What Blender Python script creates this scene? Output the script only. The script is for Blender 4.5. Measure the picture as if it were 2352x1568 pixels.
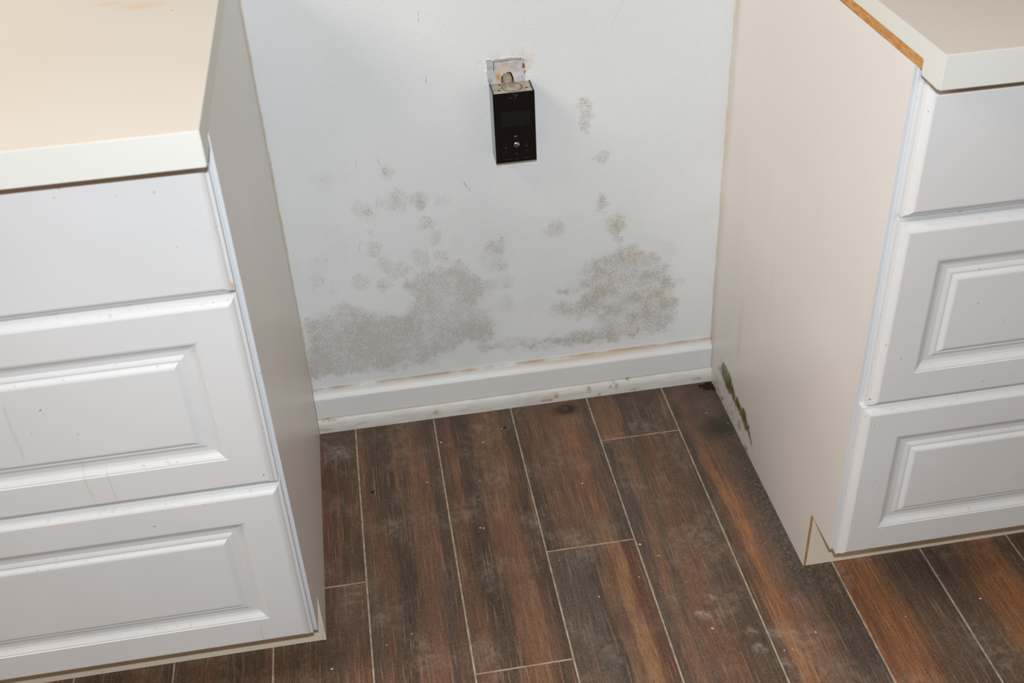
import bpy, math, random
import numpy as np
from mathutils import Matrix, Vector

for o in list(bpy.data.objects):
    bpy.data.objects.remove(o, do_unlink=True)
scene = bpy.context.scene
COL = scene.collection

# ------------------------------------------------------------------ camera
cam_d = bpy.data.cameras.new('camera')
cam = bpy.data.objects.new('camera', cam_d)
COL.objects.link(cam)
RIGHT = Vector((0.98664416, -0.1567238, -0.04439548))
DOWN = Vector((-0.12798164, -0.57724714, -0.8064778))
FWD = Vector((0.1007671, 0.80138841, -0.58959529))
CAM = Vector((0.16157, -1.68646, 1.37565))
m = Matrix((RIGHT, -DOWN, -FWD)).transposed().to_4x4()
m.translation = CAM
cam.matrix_world = m
cam_d.sensor_width = 36.0
cam_d.lens = 2587.83 / 2352.0 * 36.0
cam_d.shift_x = 5.275 / 2352.0
cam_d.shift_y = 6.768 / 2352.0
cam_d.clip_start = 0.02
cam_d.dof.use_dof = True
cam_d.dof.focus_distance = 1.72
cam_d.dof.aperture_fstop = 7.0
scene.camera = cam

# ------------------------------------------------------------------ light
# warm room light all around (white balance is set for the flash) and the camera's own flash above the lens
world = bpy.data.worlds.new('room_light')
scene.world = world
world.use_nodes = True
bg = world.node_tree.nodes['Background']
bg.inputs['Color'].default_value = (1.0, 0.78, 0.54, 1)
bg.inputs['Strength'].default_value = 0.21

fl = bpy.data.lights.new('camera_flash', 'AREA')
fl.shape = 'RECTANGLE'
fl.size = 0.045
fl.size_y = 0.025
fl.energy = 22.0
fl.color = (0.83, 0.915, 1.0)
flo = bpy.data.objects.new('camera_flash', fl)
COL.objects.link(flo)
mf = m.copy()
mf.translation = Vector((0.165, -1.70, 1.502))
flo.matrix_world = mf

cl_ = bpy.data.lights.new('ceiling_light', 'AREA')
cl_.shape = 'SQUARE'
cl_.size = 0.9
cl_.energy = 40.0
cl_.color = (1.0, 0.90, 0.80)
clo = bpy.data.objects.new('ceiling_light', cl_)
COL.objects.link(clo)
clo.location = (-1.75, -0.95, 2.55)
clo.rotation_euler = (0.28, -0.80, 0)

scene.view_settings.view_transform = 'Standard'
scene.view_settings.look = 'None'
scene.view_settings.gamma = 1.0
scene.view_settings.exposure = 0.0
scene.view_settings.use_curve_mapping = False

# ------------------------------------------------------------------ dimensions
W = 0.7645                     # gap between the cabinets
LX, RX = 0.0, 0.7637           # cabinet sides
KICK_Y = -0.5149


# ------------------------------------------------------------------ helpers
def lin(c):
    r = []
    for v in c[:3]:
        v = v / 255.0
        r.append(v / 12.92 if v <= 0.04045 else ((v + 0.055) / 1.055) ** 2.4)
    return (r[0], r[1], r[2], 1.0)


def link(name, me, mats, parent=None, smooth=False):
    o = bpy.data.objects.new(name, me)
    COL.objects.link(o)
    if not isinstance(mats, (list, tuple)):
        mats = [mats]
    if not me.materials:
        for mm in mats:
            me.materials.append(mm)
    if smooth:
        for p in me.polygons:
            p.use_smooth = True
    if parent is not None:
        o.parent = parent
    return o


def mesh(name, v, f, mi=None):
    me = bpy.data.meshes.new(name)
    me.from_pydata([tuple(map(float, p)) for p in v], [], [tuple(map(int, q)) for q in f])
    if mi is not None:
        for p, k in zip(me.polygons, mi):
            p.material_index = k
    me.update()
    return me


class MB:
    def __init__(s):
        s.v = []; s.f = []; s.mi = []

    def add(s, v, f, mi=0):
        n = len(s.v)
        s.v += [tuple(p) for p in v]
        for q in f:
            s.f.append(tuple(i + n for i in q)); s.mi.append(mi)

    def box(s, x0, x1, y0, y1, z0, z1, b=0.0, mi=0):
        """axis box with chamfered edges"""
        if b <= 0:
            v = [(x, y, z) for x in (x0, x1) for y in (y0, y1) for z in (z0, z1)]
            s.add(v, [(0, 1, 3, 2), (4, 6, 7, 5), (0, 4, 5, 1), (2, 3, 7, 6), (0, 2, 6, 4), (1, 5, 7, 3)], mi)
            return
        lo = (x0, y0, z0); hi = (x1, y1, z1)
        pts = {}; v = []
        for cx in (0, 1):
            for cy in (0, 1):
                for cz in (0, 1):
                    c = (cx, cy, cz)
                    for ax in range(3):
                        p = []
                        for k in range(3):
                            base = hi[k] if c[k] else lo[k]
                            if k != ax:
                                base += -b if c[k] else b
                            p.append(base)
                        pts[(c, ax)] = len(v); v.append(p)
        f = []
        for ax in range(3):
            o1, o2 = [k for k in range(3) if k != ax]
            for side in (0, 1):
                q = []
                for (a, bb) in ((0, 0), (1, 0), (1, 1), (0, 1)):
                    c = [0, 0, 0]; c[ax] = side; c[o1] = a; c[o2] = bb
                    q.append(pts[(tuple(c), ax)])
                nrm = (Vector(v[q[1]]) - Vector(v[q[0]])).cross(Vector(v[q[2]]) - Vector(v[q[1]]))
                if (nrm[ax] > 0) != (side == 1):
                    q.reverse()
                f.append(tuple(q))
        ctr = Vector(((x0 + x1) / 2, (y0 + y1) / 2, (z0 + z1) / 2))

        def orient(q):
            a, b_, c_ = Vector(v[q[0]]), Vector(v[q[1]]), Vector(v[q[2]])
            nr = (b_ - a).cross(c_ - b_)
            mid = sum((Vector(v[i]) for i in q), Vector()) / len(q)
            return q if nr.dot(mid - ctr) > 0 else tuple(reversed(q))
        for ax in range(3):
            o1, o2 = [k for k in range(3) if k != ax]
            for a in (0, 1):
                for bb in (0, 1):
                    c0 = [0, 0, 0]; c0[o1] = a; c0[o2] = bb; c1 = list(c0); c1[ax] = 1
                    c0, c1 = tuple(c0), tuple(c1)
                    f.append(orient((pts[(c0, o1)], pts[(c1, o1)], pts[(c1, o2)], pts[(c0, o2)])))
        for cx in (0, 1):
            for cy in (0, 1):
                for cz in (0, 1):
                    c = (cx, cy, cz)
                    f.append(orient((pts[(c, 0)], pts[(c, 1)], pts[(c, 2)])))
        s.add(v, f, mi)

    def prism_x(s, prof, x0, x1, mi=0):
        """profile [(y, z)] extruded along x, closed"""
        n = len(prof)
        v = [(x0, y, z) for y, z in prof] + [(x1, y, z) for y, z in prof]
        f = [(i, (i + 1) % n, n + (i + 1) % n, n + i) for i in range(n)]
        f += [tuple(range(n - 1, -1, -1)), tuple(range(n, 2 * n))]
        s.add(v, f, mi)

    def cyl(s, c, axis, r, h0, h1, n=24, mi=0, r1=None):
        r1 = r if r1 is None else r1
        v = []
        for h, rr in ((h0, r), (h1, r1)):
            for i in range(n):
                a = 2 * math.pi * i / n
                p = [0, 0, 0]
                k1, k2 = [k for k in range(3) if k != axis]
                p[axis] = h; p[k1] = c[0] + rr * math.cos(a); p[k2] = c[1] + rr * math.sin(a)
                v.append(p)
        f = [(i, (i + 1) % n, n + (i + 1) % n, n + i) for i in range(n)]
        f += [tuple(range(n - 1, -1, -1)), tuple(range(n, 2 * n))]
        s.add(v, f, mi)

    def obj(s, name, mats, parent=None, smooth=False):
        me = mesh(name, s.v, s.f, s.mi)
        import bmesh
        bm = bmesh.new(); bm.from_mesh(me)
        bmesh.ops.recalc_face_normals(bm, faces=bm.faces)
        bm.to_mesh(me); bm.free()
        return link(name, me, mats, parent, smooth)


def empty(name, loc, label, cat, group=None):
    o = bpy.data.objects.new(name, None)
    o.empty_display_size = 0.05
    COL.objects.link(o)
    o.location = loc
    o['label'] = label; o['category'] = cat
    if group:
        o['group'] = group
    return o


def adopt(child, parent):
    """parent keeping the child's world coordinates (child meshes are in world space)"""
    child.parent = parent
    p = parent
    t = Vector((0, 0, 0))
    while p is not None:
        t += p.location; p = p.parent
    child.matrix_parent_inverse = Matrix.Identity(4)
    child.location = child.location - t if parent.parent is None else child.location - t
    return child


# ------------------------------------------------------------------ node helpers
class N:
    def __init__(s, name):
        s.m = bpy.data.materials.new(name)
        s.m.use_nodes = True
        s.t = s.m.node_tree
        s.t.nodes.clear()
        s.out = s.t.nodes.new('ShaderNodeOutputMaterial')
        s.b = s.t.nodes.new('ShaderNodeBsdfPrincipled')
        s.t.links.new(s.b.outputs[0], s.out.inputs[0])
        s._pos = None

    def n(s, kind, **kw):
        nd = s.t.nodes.new(kind)
        for k, v in kw.items():
            setattr(nd, k, v)
        return nd

    def l(s, a, b):
        s.t.links.new(a, b)

    def val(s, sock, x):
        if hasattr(x, 'is_linked') or isinstance(x, bpy.types.NodeSocket):
            s.l(x, sock)
        else:
            sock.default_value = x

    def pos(s):
        if s._pos is None:
            s._pos = s.n('ShaderNodeNewGeometry').outputs['Position']
        return s._pos

    def mapv(s, scale, vec=None, loc=(0, 0, 0)):
        mp = s.n('ShaderNodeMapping')
        s.l(vec if vec is not None else s.pos(), mp.inputs['Vector'])
        mp.inputs['Scale'].default_value = scale
        mp.inputs['Location'].default_value = loc
        return mp.outputs[0]

    def noise(s, scale, detail=2.0, rough=0.5, vec=None, dist=0.0):
        nd = s.n('ShaderNodeTexNoise')
        s.l(vec if vec is not None else s.pos(), nd.inputs['Vector'])
        nd.inputs['Scale'].default_value = scale
        nd.inputs['Detail'].default_value = detail
        nd.inputs['Roughness'].default_value = rough
        nd.inputs['Distortion'].default_value = dist
        return nd.outputs[0]

    def math(s, op, a, b=0.0, c=None, clamp=False):
        nd = s.n('ShaderNodeMath', operation=op, use_clamp=clamp)
        s.val(nd.inputs[0], a); s.val(nd.inputs[1], b)
        if c is not None:
            s.val(nd.inputs[2], c)
        return nd.outputs[0]

    def ss(s, x, a, b, lo=0.0, hi=1.0):
        nd = s.n('ShaderNodeMapRange', interpolation_type='SMOOTHSTEP')
        s.val(nd.inputs['Value'], x)
        s.val(nd.inputs['From Min'], a); s.val(nd.inputs['From Max'], b)
        nd.inputs['To Min'].default_value = lo; nd.inputs['To Max'].default_value = hi
        return nd.outputs[0]

    def mix(s, fac, a, b, mode='MIX'):
        nd = s.n('ShaderNodeMix', data_type='RGBA', blend_type=mode)
        s.val(nd.inputs[0], fac)
        s.val(nd.inputs[6], a); s.val(nd.inputs[7], b)
        return nd.outputs[2]

    def attr(s, name):
        nd = s.n('ShaderNodeAttribute', attribute_name=name)
        return nd.outputs['Fac']

    def sep(s, vec=None):
        nd = s.n('ShaderNodeSeparateXYZ')
        s.l(vec if vec is not None else s.pos(), nd.inputs[0])
        return nd.outputs

    def ellipse(s, c, r, wob=None, edge=0.45, ang=0.0):
        """soft mask around world point c with radii r (a 0 radius means that axis is ignored)"""
        mp = s.n('ShaderNodeMapping', vector_type='TEXTURE')
        s.l(s.pos() if wob is None else wob, mp.inputs['Vector'])
        mp.inputs['Location'].default_value = c
        mp.inputs['Rotation'].default_value = (0, 0, ang)
        mp.inputs['Scale'].default_value = tuple(q if q > 0 else 1e4 for q in r)
        ln = s.n('ShaderNodeVectorMath', operation='LENGTH')
        s.l(mp.outputs[0], ln.inputs[0])
        return s.ss(ln.outputs['Value'], 1.0, edge)

    def wobble(s, scale, amt):
        nd = s.n('ShaderNodeTexNoise')
        s.l(s.pos(), nd.inputs['Vector'])
        nd.inputs['Scale'].default_value = scale; nd.inputs['Detail'].default_value = 3
        a = s.n('ShaderNodeVectorMath', operation='SUBTRACT'); s.l(nd.outputs['Color'], a.inputs[0]); a.inputs[1].default_value = (.5, .5, .5)
        b = s.n('ShaderNodeVectorMath', operation='MULTIPLY_ADD'); s.l(a.outputs[0], b.inputs[0]); b.inputs[1].default_value = (amt,) * 3
        s.l(s.pos(), b.inputs[2])
        return b.outputs[0]

    def bump(s, h, strength=0.2, dist=0.001):
        nd = s.n('ShaderNodeBump')
        nd.inputs['Strength'].default_value = strength
        nd.inputs['Distance'].default_value = dist
        s.l(h, nd.inputs['Height'])
        s.l(nd.outputs[0], s.b.inputs['Normal'])

    def fin(s, color, rough=0.5, spec=0.5, metal=0.0, coat=0.0):
        s.val(s.b.inputs['Base Color'], color)
        s.val(s.b.inputs['Roughness'], rough)
        s.b.inputs['Specular IOR Level'].default_value = spec
        s.b.inputs['Metallic'].default_value = metal
        s.b.inputs['Coat Weight'].default_value = coat
        return s.m


# ------------------------------------------------------------------ materials
def specks(k, col, scale, lo, hi, spot, amount=1.0):
    n1 = k.noise(scale, 2.0, 0.6)
    n2 = k.noise(scale * 0.08, 1.0)
    f = k.math('MULTIPLY', k.ss(n1, lo, hi), k.ss(n2, 0.45, 0.62))
    return k.mix(k.math('MULTIPLY', f, amount), col, spot)


SCRATCH = [((0.3101, 0.4847), (0.3145, 0.4751), .0007, .8), ((0.3145, 0.4751), (0.321, 0.4644), .0006, .6), ((0.1707, 0.5459), (0.1771, 0.5274), .0007, .5), ((0.1771, 0.5274), (0.1836, 0.5087), .0006, .5),
           ((0.1371, 0.5454), (0.1375, 0.5265), .0007, .5), ((0.1654, 0.4808), (0.1554, 0.4225), .0005, .3), ((0.1554, 0.4225), (0.1432, 0.3935), .0005, .3), ((0.1265, 0.3932), (0.1193, 0.3709), .0007, .4),
           ((0.2614, 0.7809), (0.2611, 0.764), .0006, .7), ((0.2643, 0.6794), (0.2631, 0.665), .0008, .8), ((0.4422, 0.481), (0.4279, 0.4519), .0005, .4), ((.56, .72), (.585, .775), .0006, .25)]


def mat_wall():
    k = N('wall_paint')
    wobs = k.wobble(90, .0015)
    base = k.mix(k.ss(k.noise(2.2, 3), 0.35, 0.65), lin((222, 224, 224)), lin((231, 232, 231)))
    mold = k.attr('mold'); warm = k.attr('warm')
    n = k.noise(330, 2.0, 0.55)
    n = k.math('ADD', k.math('MULTIPLY', n, 0.7), k.math('MULTIPLY', k.noise(70, 2.0), 0.3))
    th = k.math('SUBTRACT', 0.66, k.math('MULTIPLY', mold, 0.27))
    sp = k.ss(n, th, k.math('ADD', th, 0.10))
    sp = k.math('MULTIPLY', sp, k.ss(mold, 0.02, 0.25))
    soft = k.math('MULTIPLY', k.ss(mold, 0.15, 1.0), 0.34)
    f = k.math('ADD', k.math('MULTIPLY', sp, 0.42), soft, clamp=True)
    tint = k.mix(k.ss(k.noise(14, 3), 0.40, 0.62), lin((172, 164, 153)), lin((176, 160, 136)))
    tint = k.mix(k.attr('grey'), tint, lin((184, 177, 169)))
    c = k.mix(f, base, tint)
    c = k.mix(k.math('MULTIPLY', warm, k.ss(k.noise(160, 3), 0.25, 0.7)), c, lin((206, 184, 150)))
    c = k.mix(k.math('MULTIPLY', k.attr('dark'), k.ss(k.noise(240, 2), 0.25, 0.6)), c, lin((120, 110, 96)))
    # hairline scratches
    for (a, b, w_, al) in SCRATCH:
        d_ = (b[0] - a[0], 0.0, b[1] - a[1]); L_ = d_[0] ** 2 + d_[2] ** 2
        pa = k.n('ShaderNodeVectorMath', operation='SUBTRACT'); k.l(wobs, pa.inputs[0]); pa.inputs[1].default_value = (a[0], 0, a[1])
        dt = k.n('ShaderNodeVectorMath', operation='DOT_PRODUCT'); k.l(pa.outputs[0], dt.inputs[0]); dt.inputs[1].default_value = d_
        t_ = k.math('MULTIPLY', dt.outputs['Value'], 1.0 / L_, clamp=True)
        pr = k.n('ShaderNodeVectorMath', operation='SCALE'); pr.inputs[0].default_value = d_; k.l(t_, pr.inputs['Scale'])
        di = k.n('ShaderNodeVectorMath', operation='DISTANCE'); k.l(pa.outputs[0], di.inputs[0]); k.l(pr.outputs[0], di.inputs[1])
        f_ = k.math('MULTIPLY', k.ss(di.outputs['Value'], w_, w_ * .3), k.ss(k.noise(120, 2), .3, .55))
        c = k.mix(k.math('MULTIPLY', f_, al), c, lin((92, 84, 74)))
    # stray dirt specks
    sp2 = k.ss(k.noise(260, 1.0, 0.5), 0.765, 0.80)
    c = k.mix(k.math('MULTIPLY', sp2, 0.5), c, lin((130, 118, 104)))
    h = k.math('ADD', k.noise(260, 3.0), k.math('MULTIPLY', k.noise(60, 2.0), 0.8))
    k.bump(h, 0.35, 0.0012)
    return k.fin(c, 0.55, 0.35)


def mat_cabinet(name='cabinet_white', base=(223, 221, 219)):
    k = N(name)
    c = k.mix(k.ss(k.noise(5, 3), 0.3, 0.7), lin(base), lin(tuple(b - 4 for b in base)))
    c = specks(k, c, 130, 0.70, 0.76, lin((160, 125, 90)), 0.75)
    dirt = k.math('MULTIPLY', k.ss(k.noise(28, 4, 0.65), 0.60, 0.78), k.ss(k.noise(3.5, 1), 0.5, 0.66))
    c = k.mix(k.math('MULTIPLY', dirt, 0.35), c, lin((200, 176, 140)))
    return k.fin(c, 0.42, 0.4)


def mat_drawer(drips, stains=()):
    """drawer paint with spatter on ledges and thin dried drips"""
    k = N('drawer_paint')
    c = k.mix(k.ss(k.noise(4, 3), 0.3, 0.7), lin((224, 222, 220)), lin((219, 217, 215)))
    c = specks(k, c, 120, 0.69, 0.75, lin((158, 120, 88)), 0.8)
    nz = k.sep(k.n('ShaderNodeNewGeometry').outputs['Normal'])[2]
    ledge = k.ss(nz, 0.25, 0.7)
    ld = k.math('MULTIPLY', ledge, k.ss(k.noise(150, 3, 0.6), 0.57, 0.74))
    c = k.mix(k.math('MULTIPLY', ld, 0.38), c, lin((186, 158, 118)))
    x, y, z = k.sep(k.wobble(18, 0.012))
    for dx, z0, z1, w_ in drips:
        f = k.math('SUBTRACT', 1.0, k.ss(k.math('ABSOLUTE', k.math('SUBTRACT', x, dx)), w_ * .4, w_))
        f = k.math('MULTIPLY', f, k.math('MULTIPLY', k.ss(z, z0 - .01, z0 + .01), k.math('SUBTRACT', 1.0, k.ss(z, z1 - .01, z1 + .005))))
        c = k.mix(k.math('MULTIPLY', f, 0.22), c, lin((196, 170, 120)))
    wob = k.wobble(70, .006)
    for (sx, sz, rx, rz, col) in stains:  # rust and drip marks, plus the painted shade of a drawer-gap corner
        c = k.mix(k.math('MULTIPLY', k.ellipse((sx, 0, sz), (rx, 0, rz), wob, 0.2), .8), c, lin(col))
    return k.fin(c, 0.40, 0.4)


def mat_panel():
    k = N('beige_panel_laminate')
    c = k.mix(k.ss(k.noise(3, 3), 0.3, 0.7), lin((226, 220, 213)), lin((230, 225, 219)))
    c = specks(k, c, 140, 0.71, 0.76, lin((150, 128, 100)), 0.5)
    st = k.noise(1.0, 3, 0.6, vec=k.mapv((1, 26, 1.6)))
    c = k.mix(k.ss(st, 0.60, 0.80, 0, 0.12), c, lin((186, 168, 138)))
    # yellowed by the wall corner
    y = k.sep()[1]
    cor = k.ss(y, -0.035, -0.002)
    c = k.mix(k.math('MULTIPLY', cor, k.ss(k.noise(1, 3, vec=k.mapv((30, 30, 5))), 0.3, 0.7, 0.15, 0.6)), c, lin((176, 158, 126)))
    moss = k.attr('moss')
    n = k.noise(1.0, 4.0, 0.65, vec=k.mapv((1, 170, 75)))
    th = k.math('SUBTRACT', 0.72, k.math('MULTIPLY', moss, 0.66))
    f = k.math('MULTIPLY', k.ss(n, th, k.math('ADD', th, 0.30)), k.ss(moss, 0.02, 0.2))
    g = k.mix(k.ss(k.noise(45, 3), 0.35, 0.65), lin((84, 82, 34)), lin((128, 126, 66)))
    g = k.mix(k.ss(k.noise(22, 2), 0.58, 0.70), g, lin((110, 92, 66)))
    g = k.mix(k.ss(moss, 0.55, 0.28), g, lin((128, 112, 88)))
    c = k.mix(f, c, g)
    c = k.mix(k.math('MULTIPLY', k.attr('smear'), 0.16), c, lin((150, 136, 108)))
    return k.fin(c, 0.33, 0.45)


def mat_counter(name, c0, c1, rough=0.45):
    k = N(name)
    c = k.mix(k.ss(k.noise(3, 2), 0.3, 0.7), lin(c0), lin(c1))
    c = k.mix(k.ss(k.noise(900, 1), 0.5, 0.8, 0, 0.10), c, lin((190, 165, 135)))
    wob = k.wobble(20, 0.02)
    st = k.math('ADD', k.ellipse((-0.09, -0.262, 0.914), (0.045, 0.02, 0), wob, 0.0), k.ellipse((-0.135, -0.245, 0.914), (0.03, 0.012, 0), wob, 0.0), clamp=True)
    c = k.mix(k.math('MULTIPLY', st, 0.45), c, lin((205, 172, 122)))
    c = k.mix(k.ellipse((-0.0535, -0.292, 0.914), (0.0025, 0.0018, 0), None, 0.4), c, lin((190, 140, 80)))
    return k.fin(c, rough, 0.4)


def mat_plain(name, a, b, scale=20, rough=0.5, spec=0.4, metal=0.0, bumpy=0.0):
    k = N(name)
    nz = k.noise(scale, 4, 0.6)
    c = k.mix(k.ss(nz, 0.35, 0.65), lin(a), lin(b))
    if bumpy:
        k.bump(nz, bumpy, 0.002)
    return k.fin(c, rough, spec, metal)


def mat_raw():
    k = N('raw_particleboard')
    nz = k.noise(1, 3, 0.7, vec=k.mapv((90, 60, 260)))
    c = k.mix(k.ss(nz, 0.3, 0.7), lin((178, 124, 70)), lin((206, 158, 100)))
    c = k.mix(k.ss(k.noise(500, 1), 0.6, 0.75), c, lin((140, 92, 48)))
    k.bump(nz, 0.3, 0.001)
    return k.fin(c, 0.8, 0.2)


def mat_baseboard():
    k = N('baseboard_paint')
    x, y, z = k.sep()
    c = k.mix(k.ss(k.noise(6, 3), 0.3, 0.7), lin((225, 224, 220)), lin((231, 229, 224)))
    streak = k.noise(1.0, 4, 0.65, vec=k.mapv((22, 60, 120)))
    low = k.ss(z, 0.036, 0.024)
    c = k.mix(k.math('MULTIPLY', low, k.ss(streak, 0.42, 0.68, 0.12, 0.55)), c, lin((205, 184, 158)))
    top = k.ss(z, 0.0865, 0.0905)
    tn = k.ss(k.noise(1.0, 3, 0.6, vec=k.mapv((14, 20, 20))), 0.32, 0.6)
    c = k.mix(k.math('MULTIPLY', top, k.math('MULTIPLY', tn, 0.75)), c, lin((176, 146, 104)))
    wash = k.ellipse((0.52, 0, 0.086), (0.16, 0, 0.010), None, 0.1)
    c = k.mix(k.math('MULTIPLY', wash, 0.5), c, lin((214, 196, 160)))
    wob = k.wobble(110, 0.008)
    sp = None
    for (sx, sz, rx, rz) in ((0.2256, 0.0121, .011, .010), (0.4562, 0.0158, .009, .010), (0.5194, 0.0179, .008, .011), (0.5691, 0.0203, .014, .012), (0.5391, 0.0035, .018, .006), (0.6083, 0.0058, .016, .005), (0.7344, 0.0106, .014, .006), (0.0143, 0.0083, .018, .005), (0.5991, 0.0285, .008, .004), (0.0213, 0.027, .03, .003), (0.44, .008, .02, .005)):
        e = k.ellipse((sx, 0, sz), (rx, 0, rz), wob, 0.2)
        sp = e if sp is None else k.math('MAXIMUM', sp, e)
    sp = k.math('MULTIPLY', sp, k.ss(k.noise(110, 3), 0.34, 0.62))
    c = k.mix(k.math('MULTIPLY', sp, 0.75), c, lin((160, 124, 66)))
    fine = k.math('MULTIPLY', k.ss(k.noise(190, 3, 0.6), 0.66, 0.74), k.ss(z, 0.05, 0.02, 0.25, 1.0))
    c = k.mix(k.math('MULTIPLY', fine, 0.6), c, lin((132, 98, 70)))
    return k.fin(c, 0.45, 0.4)


FLOOR_SMEARS = [(0.5766, -0.5782, .020, .010, .5), (0.6024, -0.5487, .016, .006, .4), (0.640, -0.6235, .013, .011, .3),
                (0.6733, -0.6359, .018, .012, .3), (0.6439, -0.6576, .016, .013, .35), (0.668, -0.690, .020, .012, .25),
                (0.0355, -0.084, .040, .030, .35), (0.36, -0.332, .020, .014, .22), (0.731, -0.58, .020, .020, .12), (0.70, -0.64, .014, .012, .25)]


def wood(name, stops, seed, dusty=0.3):
    """printed wood-look tile: colour bands across the tile, long grain, dust and scuffs"""
    k = N(name)
    tc = k.n('ShaderNodeTexCoord').outputs['Object']
    rnd = random.Random(seed)
    off = (rnd.uniform(-30, 30), rnd.uniform(-30, 30), 0)
    x, y, z = k.sep(tc)
    drift = k.math('MULTIPLY', k.math('SUBTRACT', k.noise(1.0, 2, 0.5, vec=k.mapv((9, 2.6, 1), tc, off)), 0.5), 0.075)
    jit = k.math('MULTIPLY', k.math('SUBTRACT', k.noise(1.0, 3, 0.6, vec=k.mapv((120, 5, 1), tc, off)), 0.5), 0.040)
    u = k.math('ADD', k.math('DIVIDE', k.math('ADD', x, k.math('ADD', drift, jit)), 0.146), 0.5)
    rp = k.n('ShaderNodeValToRGB')
    rp.color_ramp.interpolation = 'EASE'
    el = rp.color_ramp.elements
    while len(el) > 1:
        el.remove(el[-1])
    el[0].position = stops[0][0]; el[0].color = lin(stops[0][1])
    for p_, c_ in stops[1:]:
        e = el.new(p_); e.color = lin(c_)
    k.l(u, rp.inputs[0])
    c = rp.outputs[0]
    # long streaks of darker and redder tone
    st = k.noise(1.0, 4, 0.62, vec=k.mapv((55, 2.2, 1), tc, off))
    c = k.mix(k.ss(st, 0.30, 0.52, 0.45, 0.0), c, lin((58, 50, 45)))
    c = k.mix(k.ss(st, 0.52, 0.74, 0.0, 0.38), c, lin((142, 100, 74)))
    # cloudy patches that fade to charcoal
    cl = k.noise(1.0, 4, 0.6, vec=k.mapv((13, 6, 1), tc, off))
    c = k.mix(k.ss(cl, 0.52, 0.74, 0.0, 0.55), c, lin((72, 60, 52)))
    # fine grain
    gr = k.noise(1.0, 3, 0.7, vec=k.mapv((820, 24, 1), tc, off))
    g2 = k.noise(1.0, 2, 0.6, vec=k.mapv((330, 9, 1), tc, off))
    c = k.mix(k.ss(gr, 0.36, 0.62, 0.50, 0.0), c, lin((38, 30, 26)))
    c = k.mix(k.ss(g2, 0.54, 0.72, 0.0, 0.36), c, lin((164, 132, 106)))
    po = k.noise(1.0, 2, 0.6, vec=k.mapv((560, 60, 1), tc, off))
    c = k.mix(k.ss(po, 0.60, 0.72, 0.0, 0.55), c, lin((34, 27, 23)))
    gq = k.noise(420, 2, 0.7)
    c = k.mix(k.ss(gq, 0.38, 0.62, 0.30, 0.0), c, lin((44, 36, 31)))
    mot = k.noise(240, 3, 0.7)
    c = k.mix(k.ss(mot, 0.45, 0.80, 0.0, 0.22), c, lin((158, 134, 114)))
    # dust haze
    du = k.math('MULTIPLY', k.ss(k.noise(9, 4, 0.65), 0.45, 0.72), k.ss(k.noise(75, 3, 0.7), 0.32, 0.68))
    c = k.mix(k.math('MULTIPLY', du, dusty), c, lin((150, 140, 128)))
    fs = k.ss(k.noise(1.0, 2, 0.5, vec=k.mapv((160, 1100, 1), tc, off), dist=1.5), 0.66, 0.74)
    c = k.mix(k.math('MULTIPLY', k.math('MULTIPLY', fs, k.ss(k.noise(11, 2), 0.5, 0.65)), 0.30), c, lin((170, 156, 140)))
    c = k.mix(1.0, c, (1.42, 1.27, 1.14, 1.0), 'MULTIPLY')
    wob = k.wobble(45, 0.018)
    return k, c, wob, gr


def finish_wood(k, c, wob, gr, bx):
    """scuffs, knot and dirt that lie inside this tile's bounds bx (world x0,x1,y0,y1)"""
    for (sx, sy, rx, ry, a) in FLOOR_SMEARS:
        if bx[0] - rx < sx < bx[1] + rx and bx[2] - ry < sy < bx[3] + ry:
            e = k.math('MULTIPLY', k.ellipse((sx, sy, 0), (rx, ry, 0), wob, 0.1, ang=-0.5), k.ss(k.noise(130, 3), 0.25, 0.7))
            c = k.mix(k.math('MULTIPLY', e, a), c, lin((196, 188, 176)))
    if bx[0] < 0.469 < bx[1] and bx[3] > -0.05:
        w2 = k.wobble(80, 0.010)
        c = k.mix(k.math('MULTIPLY', k.ellipse((0.464, -0.049, 0), (.052, .030, 0), w2, 0.2), .75), c, lin((112, 70, 42)))
        c = k.mix(k.math('MULTIPLY', k.ellipse((0.469, -0.048, 0), (.030, .023, 0), w2, 0.3), .95), c, lin((36, 27, 22)))
        c = k.mix(k.math('MULTIPLY', k.ellipse((0.467, -0.048, 0), (.011, .008, 0), w2, 0.3), .6), c, lin((86, 66, 46)))
    # grimy band along the right cabinet and the baseboard
    x, y, z = k.sep(wob)
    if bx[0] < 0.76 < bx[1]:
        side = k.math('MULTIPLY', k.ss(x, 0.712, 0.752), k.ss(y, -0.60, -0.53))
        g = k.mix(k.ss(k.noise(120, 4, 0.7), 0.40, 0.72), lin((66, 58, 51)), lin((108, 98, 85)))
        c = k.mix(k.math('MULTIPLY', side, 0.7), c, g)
        ed = k.math('MULTIPLY', k.math('MULTIPLY', k.ss(x, 0.728, 0.760), k.ss(y, -0.58, -0.50)), k.ss(k.noise(190, 3, .7), .55, .72))
        c = k.mix(k.math('MULTIPLY', ed, .6), c, lin((168, 160, 142)))
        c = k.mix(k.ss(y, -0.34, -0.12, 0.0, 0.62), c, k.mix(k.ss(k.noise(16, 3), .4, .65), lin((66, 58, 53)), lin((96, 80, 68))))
        c = k.mix(k.math('MULTIPLY', k.ellipse((0.726, -0.16, 0), (.05, .045, 0), wob, 0.2), .6), c, lin((50, 44, 40)))
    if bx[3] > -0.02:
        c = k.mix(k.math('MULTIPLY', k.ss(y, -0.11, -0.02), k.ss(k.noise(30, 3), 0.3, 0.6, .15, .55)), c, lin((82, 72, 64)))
    k.bump(gr, 0.12, 0.0006)
    return k.fin(c, k.ss(k.noise(40, 3), 0.3, 0.7, 0.42, 0.58), 0.30)


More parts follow.
